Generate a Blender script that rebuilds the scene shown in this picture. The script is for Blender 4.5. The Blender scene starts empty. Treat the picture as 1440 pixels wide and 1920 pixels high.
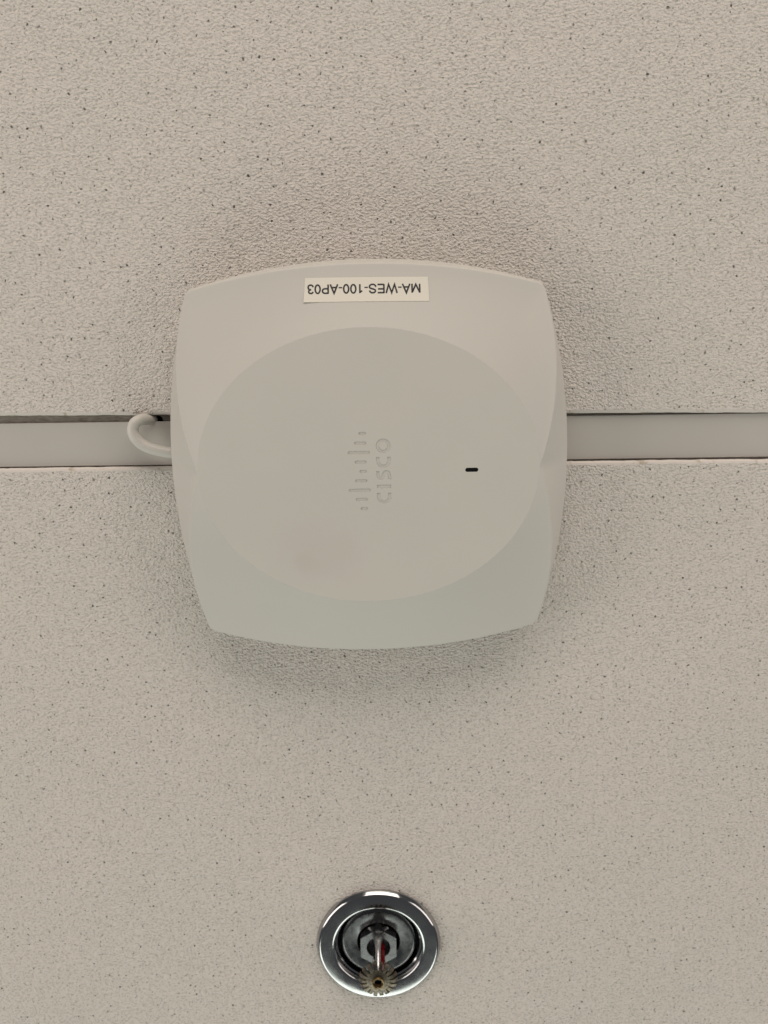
import bpy, bmesh, math, random
from mathutils import Vector, Matrix
from mathutils.bvhtree import BVHTree
random.seed(7)
sc = bpy.context.scene
C = sc.collection
MM = 0.001
ZC = 2.60                       # height of the ceiling face above the floor (m)

# ------------------------------------------------------------------ camera
TILT = math.radians(11.6)
s_, c_ = math.sin(TILT), math.cos(TILT)
cd = bpy.data.cameras.new('camera')
cam = bpy.data.objects.new('camera', cd)
C.objects.link(cam)
X_SHIFT = 0.0
cam.matrix_world = Matrix(((1, 0, 0, 0), (0, -c_, -s_, 0), (0, s_, -c_, ZC - 0.390), (0, 0, 0, 1)))
cd.sensor_fit = 'HORIZONTAL'; cd.sensor_width = 36.0; cd.lens = 1331.0 / 1440.0 * 36.0
cd.clip_start = 0.01; cd.clip_end = 50
cd.dof.use_dof = True; cd.dof.focus_distance = 0.375; cd.dof.aperture_fstop = 11.5
sc.camera = cam

# ------------------------------------------------------------------ world and lamps
w = bpy.data.worlds.new('World'); sc.world = w; w.use_nodes = True
bg = w.node_tree.nodes['Background']
bg.inputs[0].default_value = (0.95, 0.97, 1.0, 1); bg.inputs[1].default_value = 0.09
sc.view_settings.view_transform = 'Standard'; sc.view_settings.look = 'None'
sc.view_settings.exposure = 0.0; sc.view_settings.gamma = 1.0

def lamp(name, loc, size, energy, col, target=(0, 0.08, ZC)):
    l = bpy.data.lights.new(name, 'AREA'); l.shape = 'RECTANGLE'
    l.size, l.size_y = size; l.energy = energy; l.color = col
    o = bpy.data.objects.new(name, l); C.objects.link(o)
    o.location = loc
    o.rotation_euler = (Vector(target) - Vector(loc)).to_track_quat('-Z', 'Y').to_euler()
    return o
lamp('lamp_far', (0.25, -2.3, ZC - 1.10), (2.8, 1.3), 54, (1.0, 0.895, 0.80))
lamp('lamp_near', (-0.2, 2.6, ZC - 1.2), (3.2, 1.3), 36, (0.93, 1.0, 0.90))
lamp('lamp_left', (-2.3, 0.1, ZC - 1.15), (2.2, 1.1), 27, (1.0, 0.91, 0.84))
lamp('lamp_right', (2.3, 0.0, ZC - 1.15), (2.2, 1.1), 18, (1.0, 0.90, 0.83))

# ------------------------------------------------------------------ materials
def mat(name, col=(0.8, 0.8, 0.8), rough=0.5, metal=0.0, **kw):
    m = bpy.data.materials.new(name); m.use_nodes = True
    b = m.node_tree.nodes['Principled BSDF']
    b.inputs['Base Color'].default_value = (*col, 1)
    b.inputs['Roughness'].default_value = rough
    b.inputs['Metallic'].default_value = metal
    for k, v in kw.items():
        b.inputs[k.replace('_', ' ')].default_value = v
    return m
def N(m, t, **kw):
    n = m.node_tree.nodes.new(t)
    for k, v in kw.items():
        if k in n.inputs.keys() if hasattr(n.inputs, 'keys') else False: n.inputs[k].default_value = v
        else: setattr(n, k, v)
    return n
def L(m, a, b): m.node_tree.links.new(a, b)
def math_n(m, op, a, b=None, clamp=False):
    n = N(m, 'ShaderNodeMath', operation=op); n.use_clamp = clamp
    for i, v in enumerate((a, b)):
        if v is None: continue
        if isinstance(v, (int, float)): n.inputs[i].default_value = v
        else: L(m, v, n.inputs[i])
    return n.outputs[0]
def smooth(m, v, a, b, lo=0.0, hi=1.0):
    n = N(m, 'ShaderNodeMapRange', interpolation_type='SMOOTHSTEP')
    L(m, v, n.inputs['Value'])
    n.inputs['From Min'].default_value = a; n.inputs['From Max'].default_value = b
    n.inputs['To Min'].default_value = lo; n.inputs['To Max'].default_value = hi
    return n.outputs['Result']
def noise(m, vec, scale, detail=2.0, rough=0.5, dist=0.0):
    n = N(m, 'ShaderNodeTexNoise')
    L(m, vec, n.inputs['Vector']); n.inputs['Scale'].default_value = scale
    n.inputs['Detail'].default_value = detail; n.inputs['Roughness'].default_value = rough
    n.inputs['Distortion'].default_value = dist
    return n

def mat_tile():
    """Painted mineral-fibre tile: crinkled paint skin, needle pores, faint grime."""
    m = mat('tile_paint', rough=0.9); b = m.node_tree.nodes['Principled BSDF']
    b.inputs['Specular IOR Level'].default_value = 0.2
    tc = N(m, 'ShaderNodeTexCoord'); co = tc.outputs['Object']
    geo = N(m, 'ShaderNodeNewGeometry')
    # crinkle, slightly longer along the tile
    mp = N(m, 'ShaderNodeMapping'); L(m, co, mp.inputs['Vector']); mp.inputs['Scale'].default_value = (0.85, 1.12, 1.0)
    mp.inputs['Rotation'].default_value = (0, 0, 0.12)
    n1 = noise(m, mp.outputs[0], 760, 1.0, 0.5, 0.4)
    n2 = noise(m, mp.outputs[0], 430, 2.0, 0.5, 0.5)
    ridge = math_n(m, 'ABSOLUTE', math_n(m, 'SUBTRACT', n2.outputs[0], 0.5))
    h = math_n(m, 'ADD', math_n(m, 'MULTIPLY', n1.outputs[0], 1.35), math_n(m, 'MULTIPLY', ridge, 0.7))
    nb = noise(m, co, 40, 2.0, 0.5)
    h = math_n(m, 'ADD', h, math_n(m, 'MULTIPLY', nb.outputs[0], 0.9))
    # warp coordinates for ragged pores
    wn = noise(m, co, 620, 2.0, 0.6)
    va = N(m, 'ShaderNodeVectorMath', operation='SUBTRACT'); L(m, wn.outputs['Color'], va.inputs[0]); va.inputs[1].default_value = (0.5, 0.5, 0.5)
    vs = N(m, 'ShaderNodeVectorMath', operation='SCALE'); L(m, va.outputs[0], vs.inputs[0]); vs.inputs['Scale'].default_value = 0.0021
    vv = N(m, 'ShaderNodeVectorMath', operation='ADD'); L(m, co, vv.inputs[0]); L(m, vs.outputs[0], vv.inputs[1])
    # project to the face plane so that the cells are 2D
    sp = N(m, 'ShaderNodeSeparateXYZ'); L(m, vv.outputs[0], sp.inputs[0])
    cb = N(m, 'ShaderNodeCombineXYZ'); L(m, sp.outputs[0], cb.inputs[0]); L(m, sp.outputs[1], cb.inputs[1])
    def pores(scale, r0, r1, thr, off):
        v = N(m, 'ShaderNodeTexVoronoi', voronoi_dimensions='2D', feature='F1')
        ad = N(m, 'ShaderNodeVectorMath', operation='ADD'); L(m, cb.outputs[0], ad.inputs[0]); ad.inputs[1].default_value = (off, off * 0.7, 0)
        L(m, ad.outputs[0], v.inputs['Vector']); v.inputs['Scale'].default_value = scale
        d = math_n(m, 'DIVIDE', v.outputs['Distance'], scale)        # metres from the pore
        sc_ = N(m, 'ShaderNodeSeparateColor'); L(m, v.outputs['Color'], sc_.inputs[0])
        keep = math_n(m, 'GREATER_THAN', sc_.outputs[0], thr)
        rr = N(m, 'ShaderNodeMapRange'); L(m, sc_.outputs[1], rr.inputs['Value'])
        rr.inputs['To Min'].default_value = r0; rr.inputs['To Max'].default_value = r1
        q = math_n(m, 'DIVIDE', d, rr.outputs[0])
        p = smooth(m, q, 0.45, 1.15, 1.0, 0.0)
        dp = smooth(m, sc_.outputs[2], 0.0, 0.8, 0.35, 1.0)
        return math_n(m, 'MULTIPLY', math_n(m, 'MULTIPLY', p, keep), dp)
    p1 = pores(132, 0.00026, 0.00060, 0.16, 0.0)
    p2 = pores(215, 0.00018, 0.00038, 0.35, 3.1)
    p = math_n(m, 'MAXIMUM', p1, math_n(m, 'MULTIPLY', p2, 0.62))
    # cavity shade painted into the crinkle's valleys as a darker tone
    valley_shade = smooth(m, n1.outputs[0], 0.50, 0.30, 0.0, 1.0)
    h = math_n(m, 'SUBTRACT', h, math_n(m, 'MULTIPLY', p, 1.6))
    bp = N(m, 'ShaderNodeBump'); bp.inputs['Strength'].default_value = 1.0; bp.inputs['Distance'].default_value = 0.00115
    L(m, h, bp.inputs['Height']); L(m, bp.outputs[0], b.inputs['Normal'])
    # colour: warm white paint, dark fibre with hole shade painted in for the pores, broad faint grime
    g = noise(m, co, 9, 3.0, 0.55)
    mx0 = N(m, 'ShaderNodeMix', data_type='RGBA'); L(m, smooth(m, g.outputs[0], 0.35, 0.7), mx0.inputs[0])
    mx0.inputs[6].default_value = (0.70, 0.65, 0.60, 1); mx0.inputs[7].default_value = (0.68, 0.642, 0.588, 1)
    mx1 = N(m, 'ShaderNodeMix', data_type='RGBA'); L(m, math_n(m, 'MULTIPLY', valley_shade, 0.40), mx1.inputs[0])
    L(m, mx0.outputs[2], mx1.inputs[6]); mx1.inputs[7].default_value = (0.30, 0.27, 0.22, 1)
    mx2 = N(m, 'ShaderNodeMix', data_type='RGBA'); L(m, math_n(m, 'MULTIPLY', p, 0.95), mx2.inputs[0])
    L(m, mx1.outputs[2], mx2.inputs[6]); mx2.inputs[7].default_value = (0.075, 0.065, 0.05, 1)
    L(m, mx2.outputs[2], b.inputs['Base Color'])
    return m

def mat_fibre():
    """Cut tile edge: unpainted fibre with a lengthwise grain."""
    m = mat('cut_fibre', rough=0.95); b = m.node_tree.nodes['Principled BSDF']
    tc = N(m, 'ShaderNodeTexCoord')
    mp = N(m, 'ShaderNodeMapping'); L(m, tc.outputs['Object'], mp.inputs['Vector']); mp.inputs['Scale'].default_value = (0.25, 1.0, 1.0)
    n = noise(m, mp.outputs[0], 900, 4.0, 0.6)
    r = N(m, 'ShaderNodeValToRGB'); L(m, n.outputs[0], r.inputs[0])
    r.color_ramp.elements[0].position = 0.3; r.color_ramp.elements[0].color = (0.24, 0.215, 0.18, 1)
    r.color_ramp.elements[1].position = 0.7; r.color_ramp.elements[1].color = (0.46, 0.42, 0.36, 1)
    L(m, r.outputs[0], b.inputs['Base Color'])
    bp = N(m, 'ShaderNodeBump'); bp.inputs['Strength'].default_value = 0.6; bp.inputs['Distance'].default_value = 0.0004
    L(m, n.outputs[0], bp.inputs['Height']); L(m, bp.outputs[0], b.inputs['Normal'])
    return m

def mat_edge():
    m = mat('edge_paint', (0.66, 0.60, 0.55), 0.85); b = m.node_tree.nodes['Principled BSDF']
    tc = N(m, 'ShaderNodeTexCoord'); n = noise(m, tc.outputs['Object'], 500, 3.0, 0.6)
    n2 = noise(m, tc.outputs['Object'], 130, 3.0, 0.6)
    mx = N(m, 'ShaderNodeMix', data_type='RGBA'); L(m, smooth(m, n2.outputs[0], 0.55, 0.72), mx.inputs[0])
    mx.inputs[6].default_value = (0.66, 0.61, 0.56, 1); mx.inputs[7].default_value = (0.42, 0.36, 0.28, 1)
    L(m, mx.outputs[2], b.inputs['Base Color'])
    bp = N(m, 'ShaderNodeBump'); bp.inputs['Strength'].default_value = 0.4; bp.inputs['Distance'].default_value = 0.0003
    L(m, n.outputs[0], bp.inputs['Height']); L(m, bp.outputs[0], b.inputs['Normal'])
    return m

def mat_soft(name, c0, c1, rough, grain, dist, scale=14, coat=0.0):
    """Painted metal or moulded plastic: two close tones in broad clouds plus a fine grain."""
    m = mat(name, c0, rough); b = m.node_tree.nodes['Principled BSDF']
    tc = N(m, 'ShaderNodeTexCoord'); co = tc.outputs['Object']
    n = noise(m, co, scale, 3.0, 0.55)
    mx = N(m, 'ShaderNodeMix', data_type='RGBA'); L(m, smooth(m, n.outputs[0], 0.35, 0.7), mx.inputs[0])
    mx.inputs[6].default_value = (*c0, 1); mx.inputs[7].default_value = (*c1, 1)
    L(m, mx.outputs[2], b.inputs['Base Color'])
    n2 = noise(m, co, grain, 2.0, 0.5)
    bp = N(m, 'ShaderNodeBump'); bp.inputs['Strength'].default_value = 0.5; bp.inputs['Distance'].default_value = dist
    L(m, n2.outputs[0], bp.inputs['Height']); L(m, bp.outputs[0], b.inputs['Normal'])
    rr = smooth(m, n2.outputs[0], 0.3, 0.7, rough - 0.05, rough + 0.05); L(m, rr, b.inputs['Roughness'])
    return m

def mat_metal(name, c0, c1, r0, r1, scale=260, dist=0.00004):
    m = mat(name, c0, r0, 1.0); b = m.node_tree.nodes['Principled BSDF']
    tc = N(m, 'ShaderNodeTexCoord'); co = tc.outputs['Object']
    n = noise(m, co, scale, 4.0, 0.6)
    mx = N(m, 'ShaderNodeMix', data_type='RGBA'); L(m, smooth(m, n.outputs[0], 0.4, 0.68), mx.inputs[0])
    mx.inputs[6].default_value = (*c0, 1); mx.inputs[7].default_value = (*c1, 1)
    L(m, mx.outputs[2], b.inputs['Base Color'])
    L(m, smooth(m, n.outputs[0], 0.35, 0.7, r0, r1), b.inputs['Roughness'])
    n2 = noise(m, co, scale * 0.35, 2.0, 0.5)
    bp = N(m, 'ShaderNodeBump'); bp.inputs['Strength'].default_value = 0.6; bp.inputs['Distance'].default_value = dist
    L(m, n2.outputs[0], bp.inputs['Height']); L(m, bp.outputs[0], b.inputs['Normal'])
    return m

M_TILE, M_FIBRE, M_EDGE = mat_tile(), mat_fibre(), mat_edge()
M_RAIL = mat_soft('rail_enamel', (0.465, 0.44, 0.405), (0.485, 0.46, 0.42), 0.5, 1500, 0.00001)
M_PLASTIC = mat_soft('housing_plastic', (0.572, 0.552, 0.503), (0.556, 0.541, 0.496), 0.55, 2600, 0.000012)
M_FACE = mat_soft('face_plastic', (0.572, 0.552, 0.503), (0.556, 0.541, 0.496), 0.55, 2600, 0.000012)
def smudge(m, cx, cy, rx, ry, col, amount):
    """a faint hand mark with a ragged outline"""
    b = m.node_tree.nodes['Principled BSDF']; src = b.inputs['Base Color'].links[0].from_socket
    tc = N(m, 'ShaderNodeTexCoord')
    mp = N(m, 'ShaderNodeMapping', vector_type='POINT'); L(m, tc.outputs['Object'], mp.inputs['Vector'])
    mp.inputs['Scale'].default_value = (1 / rx, 1 / ry, 0); mp.inputs['Location'].default_value = (-cx / rx, -cy / ry, 0)
    ln = N(m, 'ShaderNodeVectorMath', operation='LENGTH'); L(m, mp.outputs[0], ln.inputs[0])
    n = noise(m, tc.outputs['Object'], 55, 3.0, 0.6)
    d = math_n(m, 'ADD', ln.outputs['Value'], math_n(m, 'MULTIPLY', math_n(m, 'SUBTRACT', n.outputs[0], 0.5), 1.6))
    mx = N(m, 'ShaderNodeMix', data_type='RGBA'); L(m, smooth(m, d, 0.35, 1.35, amount, 0.0), mx.inputs[0])
    L(m, src, mx.inputs[6]); mx.inputs[7].default_value = (*col, 1); L(m, mx.outputs[2], b.inputs['Base Color'])
smudge(M_FACE, -0.026, 0.042, 0.023, 0.019, (0.53, 0.465, 0.425), 0.30)
smudge(M_FACE, -0.0345, 0.0475, 0.007, 0.005, (0.46, 0.40, 0.36), 0.10)
M_CABLE = mat_soft('cable_jacket', (0.62, 0.59, 0.54), (0.58, 0.56, 0.51), 0.42, 900, 0.00001)
M_TAPE = mat_soft('label_tape', (0.75, 0.715, 0.62), (0.72, 0.69, 0.60), 0.6, 1200, 0.00001)
M_INK = mat('label_ink', (0.012, 0.012, 0.016), 0.6)
M_BLACK = mat('indicator_black', (0.002, 0.002, 0.002), 0.35)
M_DECK = mat_soft('plenum_deck', (0.02, 0.019, 0.017), (0.035, 0.033, 0.03), 0.9, 200, 0.0005)
M_CHROME = mat_metal('polished_chrome', (0.45, 0.45, 0.455), (0.43, 0.43, 0.435), 0.09, 0.13, 90)
M_DULL = mat_metal('dull_chrome', (0.34, 0.34, 0.345), (0.27, 0.267, 0.265), 0.24, 0.36, 300)
M_CUP = mat_metal('cup_metal', (0.165, 0.165, 0.17), (0.11, 0.11, 0.11), 0.16, 0.32, 200)
M_BRASS = mat_metal('brass', (0.28, 0.20, 0.10), (0.14, 0.10, 0.045), 0.25, 0.5)
M_NUT = mat_metal('nut_metal', (0.28, 0.28, 0.285), (0.22, 0.22, 0.22), 0.22, 0.34, 300)
M_TARN = mat_metal('tarnished_plate', (0.17, 0.145, 0.11), (0.10, 0.08, 0.06), 0.32, 0.5, 900, 0.00012)
M_RED = mat('red_liquid_glass', (0.11, 0.003, 0.005), 0.08, 0.0, Coat_Weight=1.0)
M_DIRT = mat_soft('dirt', (0.16, 0.11, 0.07), (0.09, 0.065, 0.045), 0.95, 900, 0.0003, 600)

# ------------------------------------------------------------------ helpers (lengths in mm; h is how far a point hangs below the tile face)
def V(x, y, h): return Vector((x * MM, y * MM, -h * MM))
def link(name, me, mats, parent=None, loc=None, rotz=0.0, smooth_deg=None):
    o = bpy.data.objects.new(name, me); C.objects.link(o)
    for m in (mats if isinstance(mats, (list, tuple)) else [mats]):
        me.materials.append(m)
    if parent: o.parent = parent
    if loc is not None: o.location = loc
    o.rotation_euler = (0, 0, rotz)
    if smooth_deg is not None:
        me.polygons.foreach_set('use_smooth', [True] * len(me.polygons))
        me.set_sharp_from_angle(angle=math.radians(smooth_deg))
    return o
def tag(o, label=None, cat=None, group=None, kind=None):
    for k, v in (('label', label), ('category', cat), ('group', group), ('kind', kind)):
        if v: o[k] = v
    return o
def empty(name, x, y, rot):
    o = bpy.data.objects.new(name, None); C.objects.link(o)
    o.location = (x * MM, y * MM, ZC); o.rotation_euler = (0, 0, rot); o.empty_display_size = 0.02
    return o
def mesh(name, vs, fs, fix=True):
    me = bpy.data.meshes.new(name); me.from_pydata([tuple(v) for v in vs], [], fs); me.validate()
    if fix:
        bm = bmesh.new(); bm.from_mesh(me); bmesh.ops.recalc_face_normals(bm, faces=bm.faces); bm.to_mesh(me); bm.free()
    return me
def prism(poly, h0, h1, vs=None, fs=None):
    """closed outline (x, y) extruded between two heights"""
    vs = [] if vs is None else vs; fs = [] if fs is None else fs
    b = len(vs); n = len(poly)
    vs += [V(x, y, h0) for x, y in poly] + [V(x, y, h1) for x, y in poly]
    fs += [tuple(b + i for i in range(n)), tuple(b + n + i for i in reversed(range(n)))]
    fs += [(b + i, b + n + i, b + n + (i + 1) % n, b + (i + 1) % n) for i in range(n)]
    return vs, fs
def lathe(prof, n=96, closed=False, cx=0, cy=0, vs=None, fs=None):
    """profile of (radius, h) turned round the vertical axis"""
    vs = [] if vs is None else vs; fs = [] if fs is None else fs
    b = len(vs); k = len(prof)
    for i in range(n):
        a = 2 * math.pi * i / n
        vs += [V(cx + r * math.cos(a), cy + r * math.sin(a), h) for r, h in prof]
    for i in range(n):
        j = (i + 1) % n
        for q in range(k if closed else k - 1):
            q2 = (q + 1) % k
            fs.append((b + i * k + q, b + i * k + q2, b + j * k + q2, b + j * k + q))
    return vs, fs
def fillet(pts, r, n=4, closed=False):
    """round the corners of a polyline"""
    out = []; m = len(pts)
    rr = r if isinstance(r, (list, tuple)) else [r] * m
    for i, p in enumerate(pts):
        if (not closed and i in (0, m - 1)) or rr[i] <= 0: out.append(tuple(p)); continue
        p = Vector(p); a = Vector(pts[i - 1]); b = Vector(pts[(i + 1) % m])
        da, db = (a - p).length, (b - p).length
        q = min(rr[i], da * 0.45, db * 0.45)
        if q < 1e-6: out.append(tuple(p)); continue
        s = p + (a - p) / da * q; e = p + (b - p) / db * q
        for k in range(n + 1):
            t = k / n; out.append(tuple(s * (1 - t) ** 2 + p * 2 * t * (1 - t) + e * t * t))
    return out
def spline(pts, n=8):
    out = []
    for i in range(len(pts) - 1):
        p0 = Vector(pts[max(i - 1, 0)]); p1 = Vector(pts[i]); p2 = Vector(pts[i + 1]); p3 = Vector(pts[min(i + 2, len(pts) - 1)])
        for k in range(n):
            t = k / n
            out.append(0.5 * ((2 * p1) + (-p0 + p2) * t + (2 * p0 - 5 * p1 + 4 * p2 - p3) * t * t + (-p0 + 3 * p1 - 3 * p2 + p3) * t ** 3))
    out.append(Vector(pts[-1])); return out
def ribbon(pts, wid, closed=False):
    """left and right border of a stroke with mitred corners"""
    P = [Vector(p) for p in pts]; n = len(P); le, ri = [], []
    for i in range(n):
        a = P[i - 1] if (i or closed) else None
        b = P[(i + 1) % n] if (i < n - 1 or closed) else None
        d1 = (P[i] - a).normalized() if a is not None else None
        d2 = (b - P[i]).normalized() if b is not None else None
        d1 = d1 or d2; d2 = d2 or d1
        n1 = Vector((-d1.y, d1.x)); n2 = Vector((-d2.y, d2.x)); m_ = (n1 + n2)
        m_ = m_.normalized() if m_.length > 1e-6 else n1
        k = min(1.0 / max(m_.dot(n1), 0.3), 3.0) * wid / 2
        le.append(P[i] + m_ * k); ri.append(P[i] - m_ * k)
    return le, ri
def tube(pts, radii, n=12, cap=True, sx=1.0):
    P = [Vector(p) for p in pts]; vs, fs = [], []
    up = Vector((0, 0, 1)); prev = None
    for i, p in enumerate(P):
        t = (P[min(i + 1, len(P) - 1)] - P[max(i - 1, 0)]).normalized()
        if prev is None:
            a = t.cross(up); a = a.normalized() if a.length > 1e-4 else Vector((1, 0, 0))
        else:
            a = (prev - t * prev.dot(t)).normalized()
        prev = a; b = t.cross(a)
        r = radii[i] if isinstance(radii, (list, tuple)) else radii
        ra, rb = r if isinstance(r, tuple) else (r, r)
        for k in range(n):
            g = 2 * math.pi * k / n
            vs.append(p + (a * math.cos(g) * ra + b * math.sin(g) * rb))
    for i in range(len(P) - 1):
        for k in range(n):
            fs.append((i * n + k, i * n + (k + 1) % n, (i + 1) * n + (k + 1) % n, (i + 1) * n + k))
    if cap:
        fs.append(tuple(range(n))); fs.append(tuple((len(P) - 1) * n + k for k in reversed(range(n))))
    return vs, fs
def cut(me, cutter_v, cutter_f, extra=None):
    """solid difference, returned as a plain mesh"""
    o = bpy.data.objects.new('body', me); C.objects.link(o)
    c = bpy.data.objects.new('cutter', mesh('cutter', cutter_v, cutter_f)); C.objects.link(c)
    md = o.modifiers.new('cut', 'BOOLEAN'); md.operation = 'DIFFERENCE'; md.solver = 'EXACT'; md.object = c
    dg = bpy.context.evaluated_depsgraph_get(); dg.update()
    r = bpy.data.meshes.new_from_object(o.evaluated_get(dg))
    bpy.data.objects.remove(o); bpy.data.objects.remove(c)
    return r

# ------------------------------------------------------------------ the ceiling: dark deck, two tiles, grid rail
vs, fs = prism([(-700, -640), (700, -640), (700, 720), (-700, 720)], -90, -100)
ceiling = link('ceiling', mesh('ceiling', vs, fs), M_DECK, loc=(0, 0, ZC))
tag(ceiling, kind='structure')

def tile_mesh(name, sgn, jitter):
    """edge line at y=0, tile runs to y = -sgn*594; stepped (tegular) edge"""
    prof = [(-594, -19), (-594, -0.01), (-1.9, 0), (-0.8, -0.35), (-0.12, -1.2), (0, -2.2), (0, -4.6), (11, -4.6), (11, -19)]
    N_ = 620; vs, fs = [], []; k = len(prof)
    j1 = [random.gauss(0, 1) for _ in range(N_ + 1)]
    sm = [sum(j1[max(0, i - 2):i + 3]) / 3 for i in range(N_ + 1)]
    for i in range(N_ + 1):
        x = -597 + 1194 * i / N_
        for q, (y, h) in enumerate(prof):
            dy = jitter * (0.6 * sm[i] + 0.4 * j1[i]) * (1.0 if q in (2, 3, 4, 5, 6) else 0)
            vs.append(V(x, sgn * (y + dy), h))
    for i in range(N_):
        for q in range(k):
            q2 = (q + 1) % k
            fs.append((i * k + q, i * k + q2, (i + 1) * k + q2, (i + 1) * k + q))
    fs.append(tuple(range(k))); fs.append(tuple(N_ * k + q for q in reversed(range(k))))
    return mesh(name, vs, fs)
def tile_mats(me):
    for p in me.polygons:
        n = p.normal; z = p.center.z
        if n.z < -0.97 and z < 0.0007: p.material_index = 0
        elif z < 0.0030 and n.z < 0.3 and abs(n.x) < 0.6: p.material_index = 2
        else: p.material_index = 1
# upper tile (image top), with the nibbled hole the cable comes through
tm = tile_mesh('ceiling_tile', 1, 0.13)
cv, cf = [], []
out = []
for i in range(22):
    a = 2 * math.pi * i / 22; r = 4.6 + random.uniform(-0.5, 0.5)
    out.append((-127.0 + 1.08 * r * math.cos(a), 4.3 + r * math.sin(a)))
prism(out, 4, -30, cv, cf)
tm = cut(tm, cv, cf); tile_mats(tm)
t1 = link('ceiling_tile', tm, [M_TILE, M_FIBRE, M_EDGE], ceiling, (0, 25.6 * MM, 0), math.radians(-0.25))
t1['label'] = 'ceiling tile above the rail, with a cable hole nibbled in its edge'
tm = tile_mesh('ceiling_tile', -1, 0.14)
cv, cf = prism([(-4 + 32.5 * math.cos(2 * math.pi * i / 48), 309.9 + 32.5 * math.sin(2 * math.pi * i / 48)) for i in range(48)], 4, -30)
tm = cut(tm, cv, cf); tile_mats(tm)
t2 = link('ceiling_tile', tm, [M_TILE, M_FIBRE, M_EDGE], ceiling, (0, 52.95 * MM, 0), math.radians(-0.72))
t2['label'] = 'ceiling tile below the rail, pierced for the sprinkler'
# rail: cap with rolled edges and a web going up
half = 12.05
rp = [(-half, -3.0), (-half, -2.72), (-half + 0.3, -2.5), (half - 0.3, -2.5), (half, -2.72), (half, -3.0), (half - 0.6, -3.3),
      (0.6, -3.3), (0.6, -38), (-0.6, -38), (-0.6, -3.3), (-half + 0.6, -3.3)]
vs = [V(x, y, h) for x in (-597, 597) for y, h in rp]; k = len(rp)
fs = [(q, (q + 1) % k, k + (q + 1) % k, k + q) for q in range(k)] + [tuple(range(k)), tuple(k + q for q in reversed(range(k)))]
link('grid_rail', mesh('grid_rail', vs, fs), M_RAIL, ceiling, (0, 40.1 * MM, 0), math.radians(-0.78), 12)

# ------------------------------------------------------------------ wireless access point
AX, AY, AROT = -7.8, 50.8, math.radians(-1.25)
ap = empty('access_point', AX, AY, AROT)
tag(ap, 'off white square wireless access point with bowed sides and oval face across the rail', 'access point')
EA, EB, TOP = 85.8, 69.3, 36.5
def quarter(n):
    """front edge F and outline O for the right-hand lower quarter, from the pinch point to the middle of the rim"""
    F, O = [], []
    n1 = n // 2
    for i in range(n1):                                   # crescent, y from 0 to 89.2
        y = 89.2 * i / n1
        x = 85.8 + 0.362 * y - 0.00362 * y * y
        F.append(Vector((x, y, TOP - 15.5 * (y / 89.2) ** 1.35)))
        yo = 90.4 * i / n1
        O.append(Vector((105.5 - 15.1 * (abs(yo) / 90.4) ** 2.05, yo, 13.0 + 2.0 * (yo / 90) ** 2)))
    for i in range(n - n1 + 1):                           # rim, x from 89.4 to 0
        x = 89.4 * (1 - i / (n - n1))
        F.append(Vector((x, 100.4 - 11.2 * (x / 89.4) ** 2.05, 26.0 - 5.0 * (x / 89.4) ** 2)))
        xo = 90.4 * (1 - i / (n - n1))
        O.append(Vector((xo, 104.0 - 13.6 * (xo / 90.4) ** 2.05, 13.0 + 2.0 * (xo / 90) ** 2)))
    return F, O
QN = 72
Fq, Oq = quarter(QN)
def full(q):
    a = [v.copy() for v in q]                             # right-bottom
    b = [Vector((-v.x, v.y, v.z)) for v in reversed(q[:-1])]
    c = [Vector((-v.x, -v.y, v.z)) for v in q[1:]]
    d = [Vector((v.x, -v.y, v.z)) for v in reversed(q[1:-1])]
    return a + b + c + d
F, O = full(Fq), full(Oq)
def blur(P, times, keep=()):
    n = len(P)
    for _ in range(times):
        P = [P[i] if i in keep else P[i] * 0.5 + (P[i - 1] + P[(i + 1) % n]) * 0.25 for i in range(n)]
    return P
n = len(F)
F = blur(F, 1, keep=(0, n // 2)); O = blur(O, 1)
# ellipse points, spread in step with the front edge
E = []
for i in range(n):
    q = i % (n // 2); half_ = (n // 2)
    t = q / half_                                          # 0..1 over half a turn
    a = math.pi * t
    a = a - 0.10 * math.sin(4 * a) * 0.0
    if i >= half_: a += math.pi
    E.append(Vector((EA * math.cos(a), EB * math.sin(a), TOP)))
vs, fs, rows = [], [], []
for i in range(n):
    e, f, o = E[i], F[i], O[i]
    line = []
    K = 14
    for k in range(K):                                     # long facet, slightly hollow
        t = k / K
        p = e.lerp(f, t)
        p.z = e.z + (f.z - e.z) * (1 - (1 - t) ** (1.35 if f.y < 0 else 1.12))
        line.append(p)
    # rounded fold at the front edge, outer wall, rounded outline, undercut
    a = line[-1]; ra = min(0.9, (f - a).length * 0.9 + 1e-4, (o - f).length * 0.45)
    s = f + (a - f).normalized() * ra if (a - f).length > 1e-5 else f; g = f + (o - f).normalized() * ra
    for k in range(5):
        t = k / 4; line.append(s * (1 - t) ** 2 + f * 2 * t * (1 - t) + g * t * t)
    for k in (0.33, 0.66): line.append(g.lerp(o, k))
    u1 = Vector((o.x * 0.992, o.y * 0.992, o.z - 1.6)); u2 = Vector((o.x * 0.95, o.y * 0.95, 5.2)); u3 = Vector((o.x * 0.80, o.y * 0.80, 4.2))
    line += [o.lerp(g, 0.05) , o, u1, u2, u3]
    rows.append(line)
k = len(rows[0])
for r in rows: vs += [V(p.x, p.y, p.z) for p in r]
for i in range(n):
    j = (i + 1) % n
    for q in range(k - 1):
        fs.append((i * k + q, i * k + q + 1, j * k + q + 1, j * k + q))
fs.append(tuple(i * k + k - 1 for i in reversed(range(n))))
hm = bpy.data.meshes.new('housing'); hm.from_pydata([tuple(v) for v in vs], [], fs)
bm = bmesh.new(); bm.from_mesh(hm); bmesh.ops.remove_doubles(bm, verts=bm.verts, dist=0.00002)
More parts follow.
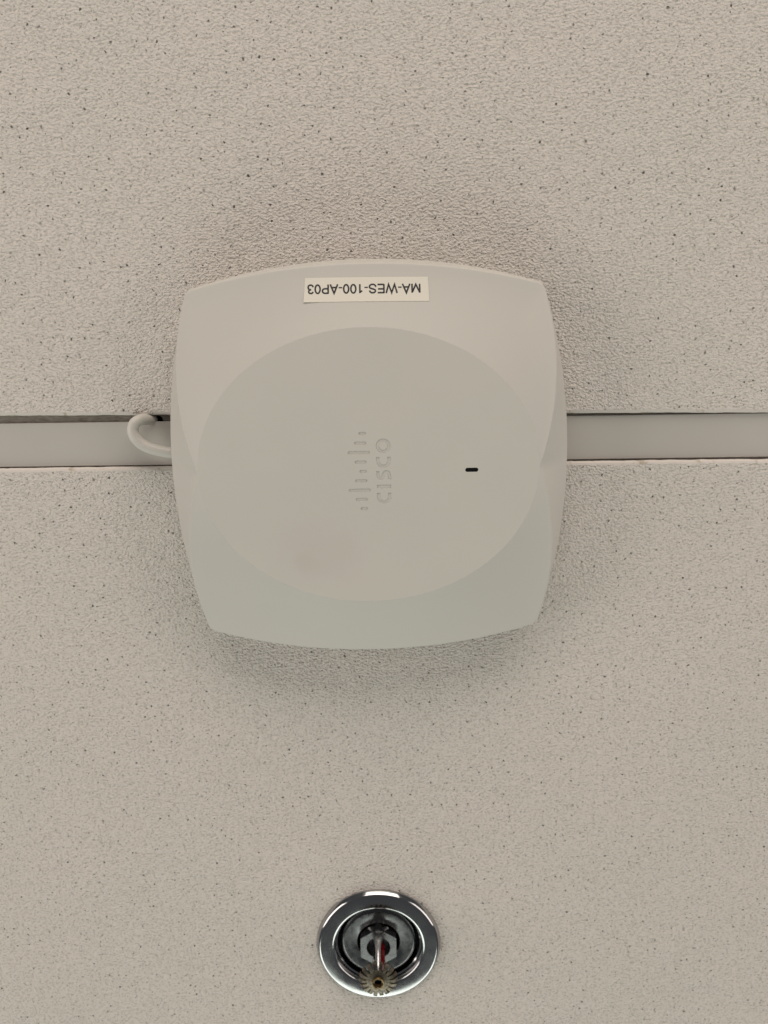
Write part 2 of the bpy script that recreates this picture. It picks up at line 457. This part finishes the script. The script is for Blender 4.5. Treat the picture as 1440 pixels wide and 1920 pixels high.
bmesh.ops.dissolve_degenerate(bm, edges=bm.edges, dist=0.00001)
bmesh.ops.recalc_face_normals(bm, faces=bm.faces)
# normals must look outwards (facet under the oval faces the floor)
f0 = min(bm.faces, key=lambda f: (f.calc_center_median() - V(0, 85, 34)).length)
if f0.normal.z > 0: bmesh.ops.reverse_faces(bm, faces=bm.faces)
tree = BVHTree.FromBMesh(bm)
bm.to_mesh(hm); bm.free()
housing = link('housing', hm, M_PLASTIC, ap, smooth_deg=30)
def on_face(x, y, lift):
    hit = tree.ray_cast(Vector((x * MM, y * MM, -0.2)), Vector((0, 0, 1)))
    z = hit[0].z if hit[0] is not None else -0.033
    return Vector((x * MM, y * MM, z - lift * MM))

# oval face with the pressed-in emblem and lettering
el = [(EA * 1.0004 * math.cos(2 * math.pi * i / 200), EB * 1.0004 * math.sin(2 * math.pi * i / 200)) for i in range(200)]
vs, fs = prism(el, TOP + 0.02, TOP - 3.0)
face = mesh('oval_face', vs, fs)
cv, cf = [], []
DEEP = 0.27
def pill(x0, x1, y, r, h0=TOP - DEEP, h1=TOP + 1, cv_=cv, cf_=cf, grow=0.0):
    pts = []
    for i in range(9):
        a = math.pi / 2 + math.pi * i / 8; pts.append((x0 + r + (r + grow) * math.cos(a), y + (r + grow) * math.sin(a)))
    for i in range(9):
        a = -math.pi / 2 + math.pi * i / 8; pts.append((x1 - r + (r + grow) * math.cos(a), y + (r + grow) * math.sin(a)))
    prism(pts, h0, h1, cv_, cf_)
BARS = [(-4.5, -0.75), (-6.8, -0.75), (-10.2, 0.95), (-6.8, -0.75), (-4.5, -0.75), (-6.8, -0.75), (-10.2, 0.95), (-6.8, -0.75), (-4.5, -0.75)]
for i, (a, b) in enumerate(BARS):
    pill(a, b, 0.95 + (i - 4) * 4.76, 0.84)
def letter(pts, wid, closed=False):                       # u runs along the reading direction, v is letter height
    le, ri = ribbon(pts, wid, closed)
    T = lambda p: (11.2 - p.y, 0.55 - p.x)
    if not closed: prism([T(p) for p in le] + [T(p) for p in reversed(ri)], TOP - DEEP, TOP + 1, cv, cf)
    else:
        a = [T(p) for p in le]; b = [T(p) for p in ri]; m_ = len(a); B = len(cv)
        for ring, h in ((a, TOP - DEEP), (b, TOP - DEEP), (b, TOP + 1), (a, TOP + 1)): cv.extend(V(x, y, h) for x, y in ring)
        for i in range(m_):
            j = (i + 1) % m_
            for q in range(4):
                q2 = (q + 1) % 4; cf.append((B + q * m_ + i, B + q * m_ + j, B + q2 * m_ + j, B + q2 * m_ + i))
SW = 1.66
def c_pts(u0):
    pts = [(u0 + 2.2, 6.4), (u0 + 0.6, 6.4)]
    for i in range(17):
        a = math.radians(95 + 170 * i / 16); pts.append((u0 + 0.35 + 2.85 * math.cos(a), 3.575 + 2.85 * math.sin(a)))
    return pts + [(u0 + 0.6, 0.75), (u0 + 2.2, 0.75)]
letter(c_pts(-13.7), SW); letter(c_pts(4.55), SW)
letter([(-8.25, 0.05), (-8.25, 7.1)], SW + 0.15)
letter(spline([(-0.45, 6.42), (-1.6, 6.45), (-2.9, 6.35), (-3.95, 5.75), (-4.1, 4.9), (-3.4, 4.15), (-2.2, 3.7), (-1.1, 3.1), (-0.75, 2.2), (-1.2, 1.2), (-2.4, 0.75), (-3.6, 0.72), (-4.6, 0.75)], 4), SW - 0.05)
letter([(12.26 + 2.85 * math.cos(2 * math.pi * i / 32), 3.575 + 2.85 * math.sin(2 * math.pi * i / 32)) for i in range(32)], SW, True)
pill(48.6, 55.2, 1.25, 1.05, TOP - 1.2)
face = cut(face, cv, cf)
fo = link('oval_face', face, M_FACE, ap)
vs, fs = [], []
pill(48.6, 55.2, 1.25, 1.05, TOP - 1.4, TOP - 0.12, vs, fs, grow=-0.03)
link('indicator_window', mesh('indicator_window', vs, fs), M_BLACK, ap)
# mounting bracket between housing and rail
br = fillet([(-52, -16, 0), (52, -16, 0), (52, 14, 0), (-52, 14, 0)], 4, 4, True)
vs, fs = prism([(p[0], p[1] - 11.0) for p in br], -2.4, 4.5)
link('mounting_bracket', mesh('mounting_bracket', vs, fs), M_DULL, ap)

# name label: paper tape laid on the facet, lettering upside down
sl = []
S0, S1, S2, S3 = (-28.8, -93.8), (31.35, -93.1), (31.7, -81.35), (-29.7, -82.0)
def st(u, v):                                              # u 0..1 along, v 0..1 from rim side to oval side
    x = (S0[0] * (1 - u) + S1[0] * u) * (1 - v) + (S3[0] * (1 - u) + S2[0] * u) * v
    y = (S0[1] * (1 - u) + S1[1] * u) * (1 - v) + (S3[1] * (1 - u) + S2[1] * u) * v
    return x, y
def tape_lift(u, v):                                       # the lower left corner has come up a little
    return 0.18 + 0.45 * max(0.0, 1 - (u / 0.16)) ** 1.5 * max(0.0, (v - 0.45) / 0.55) ** 1.5 + 0.10 * math.sin(u * 9) ** 2 * max(0, v - 0.8)
NU, NV = 60, 12
vs = [on_face(*st(i / NU, j / NV), tape_lift(i / NU, j / NV)) for j in range(NV + 1) for i in range(NU + 1)]
m0 = len(vs); vs += [Vector((v.x, v.y, v.z + 0.00013)) for v in vs]
fs = []
for j in range(NV):
    for i in range(NU):
        a = j * (NU + 1) + i; fs.append((a, a + 1, a + NU + 2, a + NU + 1)); fs.append((m0 + a, m0 + a + NU + 1, m0 + a + NU + 2, m0 + a + 1))
bd = [i for i in range(NU + 1)] + [j * (NU + 1) + NU for j in range(1, NV + 1)] + [NV * (NU + 1) + i for i in range(NU - 1, -1, -1)] + [j * (NU + 1) for j in range(NV - 1, 0, -1)]
for i in range(len(bd)): a, b = bd[i], bd[(i + 1) % len(bd)]; fs.append((a, m0 + a, m0 + b, b))
label = link('name_label', mesh('name_label', vs, fs), M_TAPE, ap, smooth_deg=35)
def arc(cx, cy, rx, ry, a0, a1, n=14): return [(cx + rx * math.cos(math.radians(a0 + (a1 - a0) * i / n)), cy + ry * math.sin(math.radians(a0 + (a1 - a0) * i / n))) for i in range(n + 1)]
G = {
 'M': (833, [[(119, 0), (119, 690)], [(119, 675), (417, 40), (714, 675)], [(714, 0), (714, 690)]]),
 'A': (667, [[(45, 0), (333, 690), (622, 0)], [(140, 245), (527, 245)]]),
 '-': (333, [[(32, 260), (302, 260)]]),
 'W': (944, [[(50, 716), (240, 40), (472, 680), (704, 40), (895, 716)]]),
 'E': (667, [[(125, 0), (125, 716)], [(125, 674), (612, 674)], [(125, 385), (580, 385)], [(125, 42), (622, 42)]]),
 'S': (667, [[(560, 500), (540, 590), (460, 655), (335, 680), (215, 655), (135, 590), (125, 505), (180, 430), (330, 380), (480, 335), (565, 270), (575, 190), (520, 90), (420, 42), (320, 32), (190, 60), (110, 140), (88, 240)]]),
 '1': (556, [[(325, 0), (325, 700)], [(325, 640), (240, 570), (140, 520)]]),
 '0': (556, [arc(278, 358, 192, 322, 0, 360, 28)]),
 'P': (667, [[(125, 0), (125, 716)], [(125, 674), (390, 674)] + arc(395, 503, 175, 171, 90, -90, 12)[1:] + [(125, 332)]]),
 '3': (556, [[(85, 545), (120, 625), (190, 672), (270, 680), (360, 655), (415, 590), (415, 500), (370, 420), (230, 385)], [(230, 385), (360, 375), (440, 310), (465, 210), (440, 110), (370, 50), (270, 32), (170, 55), (100, 115), (72, 195)]]),
}
text = 'MA-WES-100-AP03'; EM = 6.28; W_TOT = sum(G[c][0] for c in text) / 1000 * EM
pen = 0.0; dl = 0
BX, BY, ang = 27.9, -89.75, math.radians(0.75)
for c in text:
    adv, strokes = G[c]; vs, fs = [], []
    for si, spts in enumerate(strokes):
        if c in 'S3' : spts = [tuple(p) for p in spline(spts, 4)]
        le, ri = ribbon(spts, 126 if c != '-' else 104)
        b = len(vs)
        for a_, b_ in zip(le, ri):
            for p in (a_, b_):
                u = pen + p.x / 1000 * EM; v_ = p.y / 1000 * EM
                x = BX - u * math.cos(ang) - v_ * math.sin(ang) * 0; y = BY + v_ - u * math.sin(ang)
                # height of the tape under this point
                uu = (x - S0[0]) / (S1[0] - S0[0]); vv = (y + 93.5) / 12
                q = on_face(x, y, tape_lift(min(max(uu, 0), 1), min(max(vv, 0), 1)) + 0.035 + 0.006 * si); vs.append(q)
        for i in range(len(le) - 1): fs.append((b + 2 * i, b + 2 * i + 1, b + 2 * i + 3, b + 2 * i + 2))
    pen += adv / 1000 * EM
    if fs: link('letter', mesh('letter', vs, fs, False), M_INK, label)

# ------------------------------------------------------------------ cable coming out of the tile edge and round under the unit
pts = [(-140, 27, -34), (-134, 28, -20), (-129.8, 28.8, -10), (-128.4, 28.9, -4), (-131.4, 28.3, 2.2), (-134.2, 30.0, 5.6), (-135.4, 34.0, 6.4), (-133.8, 38.4, 6.6), (-129.6, 42.2, 6.2), (-123, 44.7, 5.6), (-115, 46.2, 5.0), (-106, 46.8, 3.6), (-96, 47.0, 1.6), (-84, 47, 1.0)]
cp = spline([V(*p) for p in pts], 8)
vs, fs = tube(cp, 3.0 * MM, 20)
cab = link('cable', mesh('cable', vs, fs), M_CABLE, None, (0, 0, ZC), smooth_deg=60)
tag(cab, 'off white round cable hooking out of the tile edge and under the access point', 'cable')
# torn fibre and crumbs round the hole the cable comes through
vs, fs = [], []
def crumb(x, y, h, r, vs, fs):
    b = len(vs); top = V(x, y, h + r * 0.8)
    for i in range(5):
        a = 2 * math.pi * (i + random.random() * 0.5) / 5; q = r * random.uniform(0.6, 1.2)
        vs.append(V(x + q * math.cos(a), y + q * math.sin(a), h - 0.15))
    vs.append(top)
    for i in range(5): fs.append((b + i, b + (i + 1) % 5, b + 5))
    fs.append(tuple(b + i for i in range(5)))
for i in range(70):
    a = random.uniform(math.pi * 1.02, math.pi * 1.98); r = random.gauss(4.9, 0.45)
    x = -131.0 + 1.35 * r * math.cos(a); y = 28.3 + r * math.sin(a)
    if y < 25.2: crumb(x, y, 0.0, random.uniform(0.12, 0.38), vs, fs)
o = link('broken_edge', mesh('broken_edge', vs, fs), M_DIRT, ceiling); o['kind'] = 'stuff'
vs, fs = [], []
for i in range(46):
    r = 39.2 + abs(random.gauss(0, 1.6)); a = random.gauss(0.06, 0.06)
    crumb(-3.3 + r * math.cos(a), 361.2 + r * math.sin(a), 0.0, random.uniform(0.12, 0.42), vs, fs)
for i in range(26):
    r = 39.0 + abs(random.gauss(0, 0.4)); a = random.uniform(-0.3, 0.35)
    crumb(-3.3 + r * math.cos(a), 361.2 + r * math.sin(a), 0.0, random.uniform(0.1, 0.3), vs, fs)
o = link('crumbs', mesh('crumbs', vs, fs), M_DIRT, ceiling); o['kind'] = 'stuff'

# ------------------------------------------------------------------ fire sprinkler
SX, SY = -3.5, 362.2
sp = empty('fire_sprinkler', SX, SY, math.radians(-1.0))
tag(sp, 'recessed chrome fire sprinkler with toothed deflector and red bulb in a round plate', 'sprinkler')
# outer plate
pr = [(39.8, -0.4), (39.7, 0.5), (38.3, 2.9), (37.1, 3.7), (29.2, 3.7), (28.1, 3.1), (27.2, 0.5), (26.7, -14), (26.3, -14), (26.4, -1), (30.0, 1.5), (38.0, -0.4)]
pr2 = fillet([(a, b, 0) for a, b in pr[:8]], [0, .4, 1.0, 1.0, 0.9, 1.0, 1.2, 0], 4)
prof = [(p[0], p[1]) for p in pr2] + pr[8:]
vs, fs = lathe(prof, 128, True); link('cover_plate', mesh('cover_plate', vs, fs), M_CHROME, sp, smooth_deg=35)
# inner cup plate
pr = fillet([(13.6, -9, 0), (13.6, -1.4, 0), (22.6, -0.9, 0), (24.2, -2.0, 0), (24.2, -13, 0)], [0, .5, 1.2, 1.2, 0], 4)
prof = [(p[0], p[1]) for p in pr] + [(23.8, -13), (23.7, -2.4), (14.0, -2.0), (14.0, -9)]
vs, fs = lathe(prof, 96, True); link('inner_cup', mesh('inner_cup', vs, fs), M_CUP, sp, smooth_deg=35)
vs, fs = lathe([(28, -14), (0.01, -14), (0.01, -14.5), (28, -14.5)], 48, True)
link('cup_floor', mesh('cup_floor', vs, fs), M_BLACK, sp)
# hexagonal body with a bore
hexa = [(13.1 * math.cos(math.radians(30 + 60 * i)), 13.8 * math.sin(math.radians(30 + 60 * i))) for i in range(6)]
hexa = [(p[0], p[1]) for p in fillet([(x, y, 0) for x, y in hexa], 0.8, 2, True)]
vs, fs = prism(hexa, 3.6, -8.0); hb = mesh('hex_body', vs, fs)
cv, cf = prism([(7.6 * math.cos(2 * math.pi * i / 40), 7.6 * math.sin(2 * math.pi * i / 40)) for i in range(40)], 6, -6)
hb = cut(hb, cv, cf); hexo = link('hex_body', hb, M_NUT, sp, smooth_deg=25)
# frame arms: broad at the body, narrow at the boss
def arm(sg):
    path = spline([(0, sg * 9.6, -1.0), (0, sg * 9.9, 3.0), (0, sg * 9.6, 8.0), (0, sg * 8.0, 14.0), (0, sg * 4.6, 20.0), (0, sg * 1.5, 24.0)], 5)
    vs, fs = [], []; k = 12
    for i, p in enumerate(path):
        t = i / (len(path) - 1)
        wx = 1.75 + 5.2 * max(0, 1 - t / 0.62) ** 1.5; wy = 1.9 + 0.5 * (1 - t)
        tg = (path[min(i + 1, len(path) - 1)] - path[max(i - 1, 0)]).normalized(); nn = Vector((0, tg.z, -tg.y))
        for q in range(k):
            a = 2 * math.pi * q / k
            ex = wx * math.copysign(abs(math.cos(a)) ** 0.8, math.cos(a)); ey = wy * math.copysign(abs(math.sin(a)) ** 0.8, math.sin(a))
            v = p + Vector((ex, 0, 0)) + nn * ey; vs.append(V(v.x, v.y, v.z))
    m_ = len(path)
    for i in range(m_ - 1):
        for q in range(k): fs.append((i * k + q, i * k + (q + 1) % k, (i + 1) * k + (q + 1) % k, (i + 1) * k + q))
    fs += [tuple(range(k)), tuple((m_ - 1) * k + q for q in reversed(range(k)))]
    return mesh('frame_arm', vs, fs)
for sg in (-1, 1): link('frame_arm', arm(sg), M_DULL, sp, smooth_deg=50)
vs, fs = lathe([(0.01, 20.5), (2.6, 20.8), (3.3, 23.0), (3.6, 27.6), (0.01, 27.6)], 32)
link('boss', mesh('boss', vs, fs), M_DULL, sp, smooth_deg=30)
bp_ = [V(1.4 - 0.2 * t, -1.0, h) for t, h in ((0, 0.5), (1, 3), (2, 6), (3, 10), (4, 14), (5, 17), (6, 20), (7, 22))]
vs, fs = tube([(V(2.0, -0.5, h)) for h in (-1, 1, 3, 6, 10, 14, 17, 20, 22)], [r * MM for r in (1.0, 1.6, 2.0, 2.1, 2.1, 2.1, 1.9, 1.2, 0.8)], 20)
link('glass_bulb', mesh('glass_bulb', vs, fs), M_RED, sp, smooth_deg=60)
# deflector: disc with slots between bent teeth
TE = 18; vs, fs = [], []
def ring_pt(r, a, h): return V(r * math.cos(a), r * math.sin(a), h)
for i in range(TE):
    a0 = 2 * math.pi * i / TE; da = 2 * math.pi / TE
    half_w = 0.33 * da
    b = len(vs)
    for h_off in (0.0, -0.9):
        for r, hw, h in ((2.2, 0.5 * da, 29.6), (5.0, 0.5 * da, 29.4), (6.9, 0.5 * da, 29.0), (7.1, half_w, 29.0), (9.6, half_w * 0.95, 28.7), (11.3, half_w * 0.9, 27.8 + random.uniform(-.3, .3)), (11.8, half_w * 0.75, 27.0 + random.uniform(-.3, .3))):
            vs.append(ring_pt(r, a0 - hw, h + h_off)); vs.append(ring_pt(r, a0 + hw, h + h_off))
    m_ = 14
    for q in range(6):
        c0 = b + 2 * q; fs.append((c0, c0 + 1, c0 + 3, c0 + 2)); fs.append((m_ + c0, m_ + c0 + 2, m_ + c0 + 3, m_ + c0 + 1))
        if q >= 2: fs.append((c0, c0 + 2, m_ + c0 + 2, m_ + c0)); fs.append((c0 + 1, m_ + c0 + 1, m_ + c0 + 3, c0 + 3))
    fs.append((b + 12, b + 13, b + m_ + 13, b + m_ + 12))
link('deflector', mesh('deflector', vs, fs), M_TARN, sp, smooth_deg=25)
pr = fillet([(2.9, 26, 0), (2.9, 30.5, 0), (3.6, 30.6, 0), (3.8, 29.3, 0)], [0, .3, .5, 0], 4)
vs, fs = lathe([(p[0], p[1]) for p in pr], 40); link('brass_screw', mesh('brass_screw', vs, fs), M_BRASS, sp, smooth_deg=35)
vs, fs = lathe([(2.89, 28.0), (0.01, 28.0)], 24); link('screw_socket', mesh('screw_socket', vs, fs), M_BLACK, sp)

sc.render.resolution_x, sc.render.resolution_y = 768, 1024
